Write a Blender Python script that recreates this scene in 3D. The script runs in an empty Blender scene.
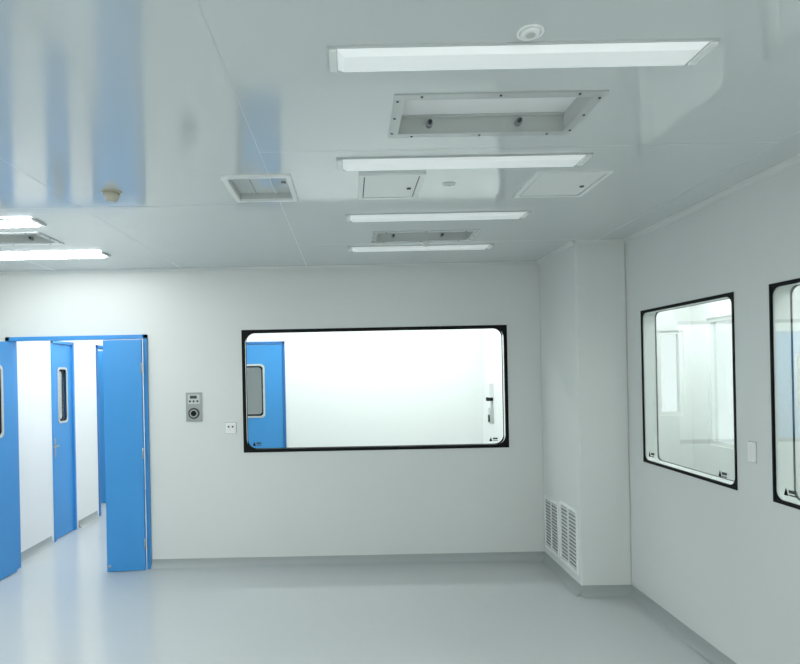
import bpy, bmesh, math
from mathutils import Vector, Matrix

S = bpy.context.scene
S.view_settings.view_transform = 'Standard'

# ------------------------------------------------------------------ materials
def lin(c):
    return tuple((v/255/12.92 if v/255 <= .04045 else ((v/255+.055)/1.055)**2.4) for v in c) + (1,)

def pmat(name, rgb, rough=.4, metal=0, ior=1.45, noise=.03, nscale=1.5, emit=0, bump=0, coat=0, emcol=None):
    m = bpy.data.materials.new(name); m.use_nodes = True
    nt = m.node_tree; b = nt.nodes['Principled BSDF']
    c = lin(rgb)
    tc = nt.nodes.new('ShaderNodeTexCoord')
    nz = nt.nodes.new('ShaderNodeTexNoise'); nz.inputs['Scale'].default_value = nscale
    nz.inputs['Detail'].default_value = 3
    nt.links.new(tc.outputs['Object'], nz.inputs['Vector'])
    mx = nt.nodes.new('ShaderNodeMix'); mx.data_type = 'RGBA'
    mx.inputs[6].default_value = tuple(v*(1-noise) for v in c[:3])+(1,)
    mx.inputs[7].default_value = tuple(min(1, v*(1+noise)) for v in c[:3])+(1,)
    nt.links.new(nz.outputs['Fac'], mx.inputs[0])
    nt.links.new(mx.outputs[2], b.inputs['Base Color'])
    b.inputs['Roughness'].default_value = rough
    b.inputs['Metallic'].default_value = metal
    b.inputs['IOR'].default_value = ior
    b.inputs['Coat Weight'].default_value = coat
    b.inputs['Coat Roughness'].default_value = .12
    if emit:
        b.inputs['Emission Color'].default_value = emcol or (.96, .995, .995, 1)
        b.inputs['Emission Strength'].default_value = emit
    if bump:
        n2 = nt.nodes.new('ShaderNodeTexNoise'); n2.inputs['Scale'].default_value = 2.2
        nt.links.new(tc.outputs['Object'], n2.inputs['Vector'])
        bp = nt.nodes.new('ShaderNodeBump'); bp.inputs['Strength'].default_value = bump
        bp.inputs['Distance'].default_value = .02
        nt.links.new(n2.outputs['Fac'], bp.inputs['Height'])
        nt.links.new(bp.outputs['Normal'], b.inputs['Normal'])
    return m

def glassmat(name, tint=(.97, .99, .98, 1), k=.35):
    m = bpy.data.materials.new(name); m.use_nodes = True
    nt = m.node_tree; nt.nodes.clear()
    o = nt.nodes.new('ShaderNodeOutputMaterial'); mx = nt.nodes.new('ShaderNodeMixShader')
    t = nt.nodes.new('ShaderNodeBsdfTransparent'); t.inputs[0].default_value = tint
    g = nt.nodes.new('ShaderNodeBsdfGlossy'); g.inputs['Roughness'].default_value = .02
    f = nt.nodes.new('ShaderNodeFresnel'); f.inputs['IOR'].default_value = 1.35
    ml = nt.nodes.new('ShaderNodeMath'); ml.operation = 'MULTIPLY'; ml.inputs[1].default_value = k
    nt.links.new(f.outputs[0], ml.inputs[0]); nt.links.new(ml.outputs[0], mx.inputs[0])
    nt.links.new(t.outputs[0], mx.inputs[1]); nt.links.new(g.outputs[0], mx.inputs[2])
    nt.links.new(mx.outputs[0], o.inputs[0])
    return m

M_wall = pmat('wall_panel', (222, 226, 223), .36, noise=.012)
M_wallw = pmat('wall_panel_white', (242, 244, 243), .45, noise=.01)
M_ceil = pmat('ceiling_panel', (214, 220, 220), .10, ior=2.3, noise=.02, bump=.025)
M_floor = pmat('epoxy_floor', (192, 197, 197), .17, ior=1.6, noise=.04, nscale=.8, bump=.03)
M_base = pmat('cove_grey', (164, 171, 170), .4)
M_seam = pmat('seam_grey', (206, 212, 212), .3, ior=1.8)
M_blue = pmat('door_blue', (66, 150, 216), .38, noise=.02)
M_bluef = pmat('frame_blue', (44, 116, 184), .4)
M_white = pmat('white_metal', (242, 245, 243), .35)
M_alu = pmat('aluminium', (206, 210, 209), .35, metal=.4)
M_steel = pmat('steel', (170, 174, 174), .3, metal=.9)
M_black = pmat('black_border', (6, 9, 9), .55, ior=1.3)
M_dark = pmat('dark_grey', (60, 66, 68), .5)
M_mid = pmat('recess_grey', (205, 209, 206), .5)
M_filter = pmat('filter_white', (248, 250, 250), .6)
M_beige = pmat('beige_plastic', (205, 200, 182), .45)
M_on = pmat('lamp_on', (245, 250, 250), .4, emit=30)
M_onn = pmat('lamp_on_bright', (245, 250, 250), .4, emit=42)
M_ons = pmat('lamp_on_side', (245, 250, 250), .4, emit=30)
M_dim = pmat('lamp_diffuser', (245, 250, 250), .35, emit=.22)
M_glass = glassmat('clear_glass')
M_glass2 = glassmat('clear_glass_side', (.95, .98, .965, 1), .4)
M_paper = pmat('sticker_white', (240, 240, 240), .6)

# ------------------------------------------------------------------ builder
class B:
    def __init__(s): s.bm = bmesh.new(); s.mats = []
    def mi(s, m):
        if m not in s.mats: s.mats.append(m)
        return s.mats.index(m)
    def box(s, a, b, m, rot=None):
        r = bmesh.ops.create_cube(s.bm, size=1)
        c = [(a[i]+b[i])/2 for i in range(3)]; d = [abs(b[i]-a[i]) for i in range(3)]
        R = rot if rot else Matrix.Identity(4)
        bmesh.ops.transform(s.bm, verts=r['verts'], matrix=Matrix.Translation(c) @ R @ Matrix.Diagonal((*d, 1)))
        k = s.mi(m)
        for f in {f for v in r['verts'] for f in v.link_faces}: f.material_index = k
    def cyl(s, c, r, h, axis, m, r2=None, seg=32):
        q = bmesh.ops.create_cone(s.bm, cap_ends=True, segments=seg, radius1=r, radius2=r if r2 is None else r2, depth=h)
        R = {'z': Matrix.Identity(4), 'x': Matrix.Rotation(math.pi/2, 4, 'Y'), 'y': Matrix.Rotation(math.pi/2, 4, 'X')}[axis]
        bmesh.ops.transform(s.bm, verts=q['verts'], matrix=Matrix.Translation(c) @ R)
        k = s.mi(m)
        for f in {f for v in q['verts'] for f in v.link_faces}:
            f.material_index = k
            if len(f.verts) == 4: f.smooth = True
    def poly(s, pts, ext, m):
        """planar polygon extruded by vector"""
        vs = [s.bm.verts.new(p) for p in pts]; f = s.bm.faces.new(vs)
        e = bmesh.ops.extrude_face_region(s.bm, geom=[f])
        nv = [g for g in e['geom'] if isinstance(g, bmesh.types.BMVert)]
        bmesh.ops.translate(s.bm, vec=ext, verts=nv)
        k = s.mi(m); fs = {f for v in vs+nv for f in v.link_faces}
        for f in fs: f.material_index = k
        bmesh.ops.recalc_face_normals(s.bm, faces=list(fs))
    def ring(s, outer, inner, y0, y1, m):
        """frame in XZ plane between two loops, from y0 to y1"""
        vo = [s.bm.verts.new((x, y0, z)) for x, z in outer]
        vi = [s.bm.verts.new((x, y0, z)) for x, z in inner]
        es = []
        for L in (vo, vi):
            for i in range(len(L)): es.append(s.bm.edges.new((L[i], L[(i+1) % len(L)])))
        r = bmesh.ops.triangle_fill(s.bm, edges=es, use_beauty=True)
        fs = [g for g in r['geom'] if isinstance(g, bmesh.types.BMFace)]
        e = bmesh.ops.extrude_face_region(s.bm, geom=fs)
        nv = [g for g in e['geom'] if isinstance(g, bmesh.types.BMVert)]
        bmesh.ops.translate(s.bm, vec=(0, y1-y0, 0), verts=nv)
        k = s.mi(m); al = {f for v in vo+vi+nv for f in v.link_faces}
        for f in al: f.material_index = k
        bmesh.ops.recalc_face_normals(s.bm, faces=list(al))
    def done(s, name, loc=(0, 0, 0), rz=0, bevel=0, parent=None):
        me = bpy.data.meshes.new(name); s.bm.to_mesh(me); s.bm.free()
        for m in s.mats: me.materials.append(m)
        o = bpy.data.objects.new(name, me); S.collection.objects.link(o)
        o.location = loc; o.rotation_euler = (0, 0, rz)
        if bevel:
            md = o.modifiers.new('bevel', 'BEVEL'); md.width = bevel; md.segments = 2; md.limit_method = 'ANGLE'
        if parent: o.parent = parent
        return o

def rrect(x0, x1, z0, z1, r, n=8):
    p = []
    for cx, cz, a0 in ((x1-r, z1-r, 0), (x0+r, z1-r, 90), (x0+r, z0+r, 180), (x1-r, z0+r, 270)):
        for i in range(n+1):
            a = math.radians(a0+90*i/n); p.append((cx+r*math.cos(a), cz+r*math.sin(a)))
    return p
def rect(x0, x1, z0, z1): return [(x0, z0), (x1, z0), (x1, z1), (x0, z1)]

def slab(name, axis, p0, p1, a0, a1, z0, z1, holes, mat, extra=None):
    """wall slab. axis 'y': thickness in y p0..p1, spans x a0..a1. axis 'x': thickness in x. axis 'z': ceiling/floor, spans x a0..a1, y z0..z1"""
    b = B()
    xs = sorted({a0, a1, *[h[0] for h in holes], *[h[1] for h in holes]})
    zs = sorted({z0, z1, *[h[2] for h in holes], *[h[3] for h in holes]})
    for i in range(len(xs)-1):
        for j in range(len(zs)-1):
            cx = (xs[i]+xs[i+1])/2; cz = (zs[j]+zs[j+1])/2
            if any(h[0] < cx < h[1] and h[2] < cz < h[3] for h in holes): continue
            if axis == 'y': b.box((xs[i], p0, zs[j]), (xs[i+1], p1, zs[j+1]), mat)
            elif axis == 'x': b.box((p0, xs[i], zs[j]), (p1, xs[i+1], zs[j+1]), mat)
            else: b.box((xs[i], zs[j], p0), (xs[i+1], zs[j+1], p1), mat)
    if extra: extra(b)
    return b.done(name)

H = 2.83
XL, XR, YB, YF = -4.6, 2.213, 5.69, -4.0
T = .10
DX0, DX1, DZ = -3.25, -1.915, 2.215
WB = (-1.018, 1.490, 1.082, 2.236)
W1 = (3.45, 4.54, 1.105, 2.238)
W2 = (2.05, 3.148, 1.105, 2.238)

# ------------------------------------------------------------------ shell
slab('floor', 'z', -.1, 0, XL-.1, 5.2, YF-.1, 10.2, [], M_floor)
vents = [(.21, .93, 2.2, 2.54), (.21, .93, 4.34, 4.63), (-2.84, -2.15, 4.15, 4.47)]
hatches = [(-.615, -.30, 3.045, 3.45), (.085, .385, 3.055, 3.44), (.99, 1.345, 3.075, 3.47)]
def seams_c(b):
    for x in (-3.93, -2.75, -1.57, -.39, 1.97):
        b.box((x-.0018, YF, H-.0005), (x+.0018, YB, H+.001), M_seam)
    for x0, x1, ys in ((-3.93, -.39, (-1.2, 1.2, 3.55)), (-.39, 1.97, (0.6, 2.72, 4.72))):
        for y in ys: b.box((x0, y-.0018, H-.0005), (x1, y+.0018, H+.001), M_seam)
slab('ceiling', 'z', H, H+.1, XL-.1, XR+.1, YF-.1, YB+.1, vents+hatches, M_ceil, seams_c)
slab('wall_back', 'y', YB, YB+T, XL-.1, XR+T, 0, H, [(DX0, DX1, 0, DZ), WB], M_wall)
slab('wall_right', 'x', XR, XR+T, YF, YB, 0, H, [W1, W2], M_wall)
slab('wall_left', 'x', XL-.1, XL, YF, YB, 0, H, [], M_wall)
slab('wall_front', 'y', YF-.1, YF, XL-.1, XR+T, 0, H, [], M_wall)

# structural column enclosure in the corner
CX, CY = 1.81, 4.78
b = B(); b.box((CX, CY, 0), (XR, YB, H), M_wall); b.done('column', bevel=.012)

# cove baseboards (curved profile) and ceiling coves
def cove(name, p, q, n, h=.085, d=.05, mat=None, top=False):
    """p->q along the wall foot, n = unit vector into room"""
    b = B(); N = Vector((*n, 0)); P = Vector((*p, 0)); Q = Vector((*q, 0)); pts = []
    prof = [(0, 0)]
    k = 8
    for i in range(k+1):
        a = math.pi/2*i/k
        prof.append((d*(1-math.sin(a))+.004, h*(1-math.cos(a))))
    prof.append((0, h))
    pts = []
    for u, z in prof:
        zz = (H - z) if top else z
        v = P + N*u; pts.append((v.x, v.y, zz))
    # remove duplicates
    out = [pts[0]]
    for t in pts[1:]:
        if (Vector(t)-Vector(out[-1])).length > 1e-4: out.append(t)
    b.poly(out, Q-P, mat or M_base)
    return b.done(name)
cove('baseboard_back', (DX1+.0, YB), (CX, YB), (0, -1))
cove('baseboard_back_left', (XL, YB), (DX0, YB), (0, -1))
cove('baseboard_column_side', (CX, CY-.004), (CX, YB), (-1, 0))
cove('baseboard_column_front', (CX-.004, CY), (XR, CY), (0, -1))
cove('baseboard_right', (XR, YF), (XR, CY), (-1, 0))
cove('baseboard_left', (XL, YF), (XL, YB), (1, 0))
cove('trim_1', (XL, YB), (CX, YB), (0, -1), .03, .03, M_wall, True)
cove('trim_2', (CX, CY), (CX, YB), (-1, 0), .03, .03, M_wall, True)
cove('trim_3', (CX, CY), (XR, CY), (0, -1), .03, .03, M_wall, True)
cove('trim_4', (XR, YF), (XR, CY), (-1, 0), .03, .03, M_wall, True)

# ------------------------------------------------------------------ neighbouring rooms
RY = 7.4
# room behind the big window
slab('wall_observation_room_far', 'y', RY, RY+.08, -1.75, 1.72, 0, H, [(-1.66, -.80, 0, 2.215)], M_wallw)
slab('wall_observation_room_right', 'x', 1.62, 1.72, YB+T, RY, 0, H, [], M_wallw)
slab('wall_partition', 'x', -1.85, -1.75, YB+T, 9.6, 0, H, [], M_wallw)
slab('ceiling_observation_room', 'z', H, H+.1, -1.85, 1.72, YB+T, 9.7, [], M_wallw)
# corridor behind the door
CXL = -3.32
slab('wall_corridor_left', 'x', CXL-.1, CXL, YB+T, 9.6, 0, H, [(6.66, 7.2, 0, 2.24), (7.85, 8.7, 0, 2.24)], M_wallw)
slab('wall_corridor_end', 'y', 9.6, 9.7, CXL-1.6, 1.72, 0, H, [], M_wallw)
slab('ceiling_corridor', 'z', H, H+.1, CXL-1.6, -1.85, YB+T, 9.7, [], M_wallw)
slab('wall_corridor_outer', 'x', CXL-1.7, CXL-1.6, YB+T, 9.7, 0, H, [], M_wallw)
cove('baseboard_corridor', (CXL, YB+T), (CXL, 6.6), (1, 0))
cove('baseboard_corridor_mid', (CXL, 7.26), (CXL, 7.79), (1, 0))
# side room behind right windows
SX, SY = 3.7, 6.5
slab('wall_side_room_far', 'y', SY, SY+.1, XR+T, SX+.1, 0, H, [(3.34, 3.62, 1.28, 2.2)], M_wallw)
slab('wall_side_room_right', 'x', SX, SX+.1, -.5, SY, 0, H, [(5.72, 6.22, 1.0, 2.3), (3.9, 4.9, 1.0, 2.3)], M_wallw)
slab('wall_side_room_near', 'y', -.6, -.5, XR+T, SX+.1, 0, H, [], M_wallw)
slab('wall_side_room_left', 'x', XR, XR+T, YB+T, SY, 0, H, [], M_wallw)
slab('ceiling_side_room', 'z', H, H+.1, XR+T, SX+.1, -.6, SY+.1, [], M_wallw)

# ------------------------------------------------------------------ windows
def sticker(b, x, z, y):
    b.poly([(x-.035, y, z-.02), (x-.005, y, z-.02), (x-.02, y, z+.02)], (0, -.001, 0), M_black)
    b.box((x+.0, y-.001, z-.004), (x+.045, y, z+.012), M_dark)
    b.box((x+.0, y-.001, z-.018), (x+.045, y, z-.012), M_dark)

def window(name, w, h, bord, loc, rz, glass, rc=.07):
    b = B(); x0, x1, z0, z1 = -w/2, w/2, -h/2, h/2
    e = .004
    g = bord*.55
    # outer gasket
    b.ring(rect(x0-.004, x1+.004, z0-.004, z1+.004), rect(x0+g, x1-g, z0+g, z1-g), -.005, .002, M_black)
    # silk-screened border with rounded inner corners
    b.ring(rect(x0+.004, x1-.004, z0+.004, z1-.004), rrect(x0+bord, x1-bord, z0+bord, z1-bord, rc), -.002, 0.0, M_black)
    b.ring(rect(x0-.004, x1+.004, z0-.004, z1+.004), rrect(x0+bord*.8, x1-bord*.8, z0+bord*.8, z1-bord*.8, rc), T-.002, T+.004, M_black)
    # white spacer lining
    b.ring(rect(x0+e, x1-e, z0+e, z1-e), rrect(x0+bord*.6, x1-bord*.6, z0+bord*.6, z1-bord*.6, rc*.8), .006, T-.004, M_white)
    # panes
    b.box((x0+.004, .0005, z0+.004), (x1-.004, .004, z1-.004), glass)
    sticker(b, x0+bord+.09, z0+bord+.05, -.001)
    sticker(b, x1-bord-.12, z0+bord+.05, -.001)
    return b.done(name, loc, rz)
window('window_1', WB[1]-WB[0], WB[3]-WB[2], .028, ((WB[0]+WB[1])/2, YB, (WB[2]+WB[3])/2), 0, M_glass, .085)
for i, W in ((2, W1), (3, W2)):
    window('window_%d' % i, W[1]-W[0], W[3]-W[2], .017, (XR, (W[0]+W[1])/2, (W[2]+W[3])/2), -math.pi/2, M_glass2, .05)
# exterior windows of side room: simple white frames with glass
def ext_window(name, w, h, loc, rz):
    b = B(); x0, x1, z0, z1 = -w/2, w/2, -h/2, h/2
    b.ring(rect(x0, x1, z0, z1), rect(x0+.04, x1-.04, z0+.04, z1-.04), .02, .08, M_white)
    b.box((x0+.03, .045, z0+.03), (x1-.03, .05, z1-.03), M_glass)
    return b.done(name, loc, rz)
ext_window('window_4', .28, .92, (3.48, SY, 1.74), 0)
ext_window('window_5', .5, 1.3, (SX, 5.97, 1.65), -math.pi/2)
ext_window('window_6', 1.0, 1.3, (SX, 4.4, 1.65), -math.pi/2)

# ------------------------------------------------------------------ doors
def leaf(b, w, h, t, vis=None, handle=None, sgn=1, hz=1.06):
    """leaf from x=0..sgn*w, y 0..t"""
    def X(v): return sgn*v
    hs = [vis] if vis else []
    xs = sorted({0, w, *[k[0] for k in hs], *[k[1] for k in hs]}); zs = sorted({.008, h, *[k[2] for k in hs], *[k[3] for k in hs]})
    for i in range(len(xs)-1):
        for j in range(len(zs)-1):
            cx = (xs[i]+xs[i+1])/2; cz = (zs[j]+zs[j+1])/2
            if any(k[0] < cx < k[1] and k[2] < cz < k[3] for k in hs): continue
            b.box((min(X(xs[i]), X(xs[i+1])), 0, zs[j]), (max(X(xs[i]), X(xs[i+1])), t, zs[j+1]), M_blue)
    if vis:
        a, c = sorted((X(vis[0]), X(vis[1])))
        for y0, y1 in ((-.006, .012), (t-.012, t+.006)):
            b.ring(rrect(a-.012, c+.012, vis[2]-.012, vis[3]+.012, .05), rrect(a+.012, c-.012, vis[2]+.012, vis[3]-.012, .04), y0, y1, M_alu)
            b.ring(rect(a, c, vis[2], vis[3]), rrect(a+.03, c-.03, vis[2]+.03, vis[3]-.03, .04), y0+.008, y1-.008, M_black)
        b.box((a, t/2-.003, vis[2]), (c, t/2+.003, vis[3]), M_glass)
    if handle:
        hx = X(handle)
        for y, s in ((0, -1), (t, 1)):
            b.box((hx-.022, y, hz-.13), (hx+.022, y+s*.008, hz+.08), M_steel)
            b.cyl((hx, y+s*.03, hz), .009, .055, 'y', M_steel)
            d = -.11*sgn
            b.box((min(hx, hx+d), y+s*.045, hz-.01), (max(hx, hx+d), y+s*.06, hz+.01), M_steel)
def doorframe(b, x0, x1, z1, y0, y1, m=None, w=.045):
    m = m or M_bluef
    b.box((x0, y0, 0), (x0+w, y1, z1), m); b.box((x1-w, y0, 0), (x1, y1, z1), m); b.box((x0, y0, z1-w), (x1, y1, z1), m)

# main double door: narrow leaf nearly shut, wide leaf swung 90 deg into the room
door = bpy.data.objects.new('door_1', None); S.collection.objects.link(door)
b = B(); doorframe(b, DX0, DX1, DZ, YB-.025, YB+T+.01, M_blue, .035)
b.done('frame', parent=door)
b = B(); leaf(b, .345, 2.165, .045, sgn=-1)
for z in (.25, 1.1, 1.9): b.cyl((.002, -.006, z), .008, .1, 'z', M_steel, seg=12)
b.cyl((-.32, -.006, .06), .012, .012, 'y', M_steel, seg=16)
b.done('narrow_leaf', (DX1-.037, YB-.075, 0), math.radians(5), parent=door)
b = B(); leaf(b, .85, 2.165, .045, vis=(.17, .53, 1.30, 1.94), handle=.79)
for z in (.25, 1.1, 1.9): b.cyl((.002, -.006, z), .008, .1, 'z', M_steel, seg=12)
b.done('wide_leaf', (DX0+.03, YB-.035, 0), math.radians(-93), parent=door)

# corridor doors (on wall x = CXL)
d2 = bpy.data.objects.new('door_2', None); S.collection.objects.link(d2)
b = B(); doorframe(b, 0, .54, 2.24, -.012, .1, M_blue, .03); b.done('frame', (CXL, 6.66, 0), math.pi/2, parent=d2)
b = B(); leaf(b, .48, 2.205, .045, vis=(.15, .36, 1.31, 1.93), handle=.04)
b.done('leaf', (CXL-.012, 6.69, 0), math.pi/2, parent=d2)
d3 = bpy.data.objects.new('door_3', None); S.collection.objects.link(d3)
b = B(); doorframe(b, 0, .85, 2.24, -.012, .1, M_bluef, .04); b.done('frame', (CXL, 7.85, 0), math.pi/2, parent=d3)
b = B(); leaf(b, .76, 2.19, .045); b.done('leaf', (CXL-.06, 8.64, 0), math.radians(172), parent=d3)
# observation room door
d4 = bpy.data.objects.new('door_4', None); S.collection.objects.link(d4)
b = B(); doorframe(b, -1.66, -.80, 2.215, RY-.012, RY+.08, M_bluef, .03); b.done('frame', parent=d4)
b = B(); leaf(b, .79, 2.18, .045, vis=(.16, .56, 1.29, 1.93), handle=.72, sgn=1, hz=.82)
b.done('leaf', (-1.625, RY+.0, 0), 0, parent=d4)

# ------------------------------------------------------------------ ceiling fittings
def lamp(x0, y0, m, name='ceiling_light', L=1.175, W=.15, z=H, rot=0):
    b = B()
    b.box((0, 0, -.006), (L, W, 0), M_alu)
    k = .02; d = .022
    bot = [(.03+k, k+.008, -d), (L-.03-k, k+.008, -d), (L-.03-k, W-k-.008, -d), (.03+k, W-k-.008, -d)]
    top = [(.03, .01, -.006), (L-.03, .01, -.006), (L-.03, W-.01, -.006), (.03, W-.01, -.006)]
    vb = [b.bm.verts.new(p) for p in bot]; vt = [b.bm.verts.new(p) for p in top]
    fs = [b.bm.faces.new(vb)]
    for i in range(4): fs.append(b.bm.faces.new((vt[i], vt[(i+1) % 4], vb[(i+1) % 4], vb[i])))
    for f in fs: f.material_index = b.mi(m)
    bmesh.ops.recalc_face_normals(b.bm, faces=fs)
    # end caps
    for a, c in ((0, .03), (L-.03, L)): b.box((a+.004, .012, -.014), (c-.002, W-.012, -.006), M_white)
    b.done(name, (x0, y0, z), rot)
lamp(-.05, 1.84, M_dim, L=1.21); lamp(-.045, 2.81, M_dim, L=1.205); lamp(-.01, 3.82, M_dim, L=1.185); lamp(0, 4.81, M_dim)
for y in (-3.1, -2.1, -1.1, -.1, .85): lamp(0, y, M_on)  # unseen lamps behind the camera, added to light the room
for y in (-3.1, -2.1, -1.1, -.1, .85, 1.845, 2.82, 3.78, 4.84): lamp(-3.14, y, M_on)  # farthest pair is in view; the rest are unseen, added for room light
# neighbouring rooms
lamp(-1.2, 6.5, M_onn); lamp(.2, 6.5, M_onn)
lamp(-3.2, 6.4, M_onn); lamp(-3.2, 8.2, M_onn); lamp(-4.7, 8.2, M_onn)
for y in (.6, 2.4, 4.2, 5.8): lamp(2.4, y, M_ons)

def vent(R, name='air_supply_vent'):
    x0, x1, y0, y1 = R; b = B(); w = x1-x0; l = y1-y0; d = .07
    f = .028
    # flange
    b.box((-f, -f, -.006), (w+f, .012, 0), M_alu); b.box((-f, l-.012, -.006), (w+f, l+f, 0), M_alu)
    b.box((-f, .012, -.006), (.012, l-.012, 0), M_alu); b.box((w-.012, .012, -.006), (w+f, l-.012, 0), M_alu)
    # recess sides and filter face
    t = .008
    b.box((.001, .001, 0), (w-.001, t, d), M_mid); b.box((.001, l-t, 0), (w-.001, l-.001, d), M_mid)
    b.box((.001, t, 0), (t, l-t, d), M_mid); b.box((w-t, t, 0), (w-.001, l-t, d), M_mid)
    b.box((0.001, .001, d), (w-.001, l-.001, d+.01), M_filter)
    b.box((t, l-t-.015, d-.008), (w-t, l-t, d), M_mid)
    # fixing studs on the side walls
    for xx in (.2*w, .72*w):
        b.cyl((xx, l-t-.012, .032), .014, .026, 'y', M_steel, seg=16)
        b.cyl((xx, l-t-.03, .032), .008, .02, 'y', M_dark, seg=12)
    for xx in (-f/2, w+f/2):
        for yy in (.02, l*.5, l-.02): b.cyl((xx, yy, -.007), .005, .004, 'z', M_dark, seg=10)
    for xx in (.1*w, .5*w, .9*w):
        for yy in (-f/2, l+f/2): b.cyl((xx, yy, -.007), .005, .004, 'z', M_dark, seg=10)
    b.done(name, (x0, y0, H))
for v in vents: vent(v)

def hatch(R, mode, name='ceiling_access_hatch'):
    x0, x1, y0, y1 = R; b = B(); w = x1-x0; l = y1-y0; f = .02
    b.box((-f, -f, -.012), (w+f, .006, 0), M_white); b.box((-f, l-.006, -.012), (w+f, l+f, 0), M_white)
    b.box((-f, .006, -.012), (.006, l-.006, 0), M_white); b.box((w-.006, .006, -.012), (w+f, l-.006, 0), M_white)
    if mode == 'recess':
        q = .03
        for a, c in (((.001, .001), (w-.001, .008)), ((.001, l-.008), (w-.001, l-.001)), ((.001, .008), (.008, l-.008)), ((w-.008, .008), (w-.001, l-.008))):
            b.box((a[0], a[1], 0), (c[0], c[1], q), M_mid)
        b.box((.001, .001, q), (w-.001, l-.001, q+.01), M_ceil)
        b.box((w*.3, .012, q-.008), (w*.32, l-.012, q), M_mid); b.box((w*.66, .012, q-.008), (w*.68, l-.012, q), M_mid)
        b.cyl((w*.87, l*.5, q-.006), .014, .012, 'z', M_steel)
    else:
        b.box((.012, .012, -.010), (w-.012, l-.012, .03), M_white)
        b.box((.004, .004, -.002), (w-.004, l-.004, .02), M_dark)
        b.cyl((w*.85, l*.55, -.012), .012, .006, 'z', M_dark, seg=20)
    b.done(name, (x0, y0, H))
hatch(hatches[0], 'recess'); hatch(hatches[1], 'lid'); hatch(hatches[2], 'lid')

def disc(x, y, r, name, m, h=.03):
    b = B()
    b.cyl((0, 0, -.003), r, .006, 'z', m)
    b.cyl((0, 0, -.006-h/2), r*.55, h, 'z', m, r2=r*.8)
    b.cyl((0, 0, -.007-h), r*.35, .003, 'z', M_mid)
    b.done(name, (x, y, H))
disc(.557, 1.785, .04, 'sprinkler_cover', M_white, .005)
disc(.555, 3.24, .036, 'sprinkler_cover', M_white, .005)
disc(.62, 4.73, .036, 'sprinkler_cover', M_white, .02)
disc(-1.275, 3.26, .054, 'smoke_detector', M_beige, .045)

# ------------------------------------------------------------------ return air grilles on column side
def grille(y0, y1, z0, z1):
    b = B(); w = y1-y0; h = z1-z0
    b.ring(rect(0, w, 0, h), rect(.022, w-.022, .022, h-.022), -.012, 0, M_white)
    b.box((.02, -.002, .02), (w-.02, -.0005, h-.02), M_mid)
    n = 15; p = (h-.05)/n
    R = Matrix.Rotation(math.radians(35), 4, 'X')
    for i in range(n):
        z = .025+p*(i+.5)
        b.box((.02, -.008, z-.0105), (w-.02, -.0055, z+.0105), M_white, R)
        b.box((.03, -.004, z+.010), (w-.03, -.002, z+.015), M_dark)
    b.box((w/2-.006, -.014, .02), (w/2+.006, -.002, h-.02), M_white)
    b.done('return_air_grille', (CX, y1, z0), -math.pi/2)
grille(5.265, 5.64, .15, .63); grille(4.83, 5.225, .15, .665)

# ------------------------------------------------------------------ wall devices
def intercom(name, loc, rz=0):
    b = B(); w, h = .15, .275
    b.box((-w/2, -.008, -h/2), (w/2, 0, h/2), M_steel)
    b.box((-w/2+.02, -.011, .03), (w/2-.02, -.008, h/2-.02), M_mid)
    b.box((-.035, -.013, .08), (.03, -.011, .108), M_dark)
    for i in range(3): b.cyl((-.035+.035*i, -.013, .055), .010, .005, 'y', M_dark, seg=16)
    b.cyl((0, -.012, -.06), .052, .01, 'y', M_dark); b.cyl((0, -.018, -.06), .038, .008, 'y', M_steel)
    b.cyl((0, -.022, -.06), .026, .006, 'y', M_black)
    for a in (-1, 1):
        for c in (-1, 1): b.cyl((a*(w/2-.01), -.009, c*(h/2-.01)), .004, .004, 'y', M_steel, seg=10)
    b.done(name, loc, rz)
intercom('wall_intercom', (-1.485, YB, 1.52))
def switch(loc, rz, w=.1, h=.1, n=2):
    b = B()
    b.box((-w/2-.003, -.003, -h/2-.003), (w/2+.003, 0, h/2+.003), M_base)
    b.box((-w/2, -.009, -h/2), (w/2, -.001, h/2), M_white)
    k = (w-.024)/n
    for i in range(n):
        x = -w/2+.012+k*i
        b.box((x+.002, -.013, -h/2+.014), (x+k-.002, -.009, h/2-.014), M_paper)
        if n > 1: b.box((x+k/2-.008, -.0135, h/2-.045), (x+k/2+.008, -.013, h/2-.03), M_dark)
    b.done('light_switch', loc, rz, bevel=.002)
switch((-1.14, YB, 1.315), 0)
switch((XR, 3.31, 1.34), -math.pi/2, .06, .11, 1)
# small dispenser on side wall of observation room
b = B()
b.box((-.06, -.05, 0), (.06, 0, .16), M_white); b.box((-.03, -.07, -.04), (.03, 0, 0), M_black)
b.box((-.02, -.02, -.13), (.02, 0, -.04), M_mid)
b.box((-.05, -.04, -.30), (.05, 0, -.12), M_mid); b.box((-.03, -.05, -.28), (.03, -.04, -.2), M_black)
b.done('wall_mounted_soap_dispenser', (1.62, 6.85, 1.50), -math.pi/2)

# ------------------------------------------------------------------ world + camera
w = bpy.data.worlds.new('World'); S.world = w; w.use_nodes = True
w.node_tree.nodes['Background'].inputs[0].default_value = (.93, .97, 1, 1)
w.node_tree.nodes['Background'].inputs[1].default_value = 1.5

cam = bpy.data.cameras.new('Camera'); co = bpy.data.objects.new('Camera', cam); S.collection.objects.link(co)
cam.sensor_width = 36; cam.lens = 27; cam.shift_x = .0625; cam.shift_y = .049; cam.clip_start = .05
co.matrix_world = Matrix.Translation((0, 0, 1.83)) @ Matrix.Rotation(math.pi/2, 4, 'X') @ Matrix.Rotation(-.02, 4, 'Z')
S.camera = co
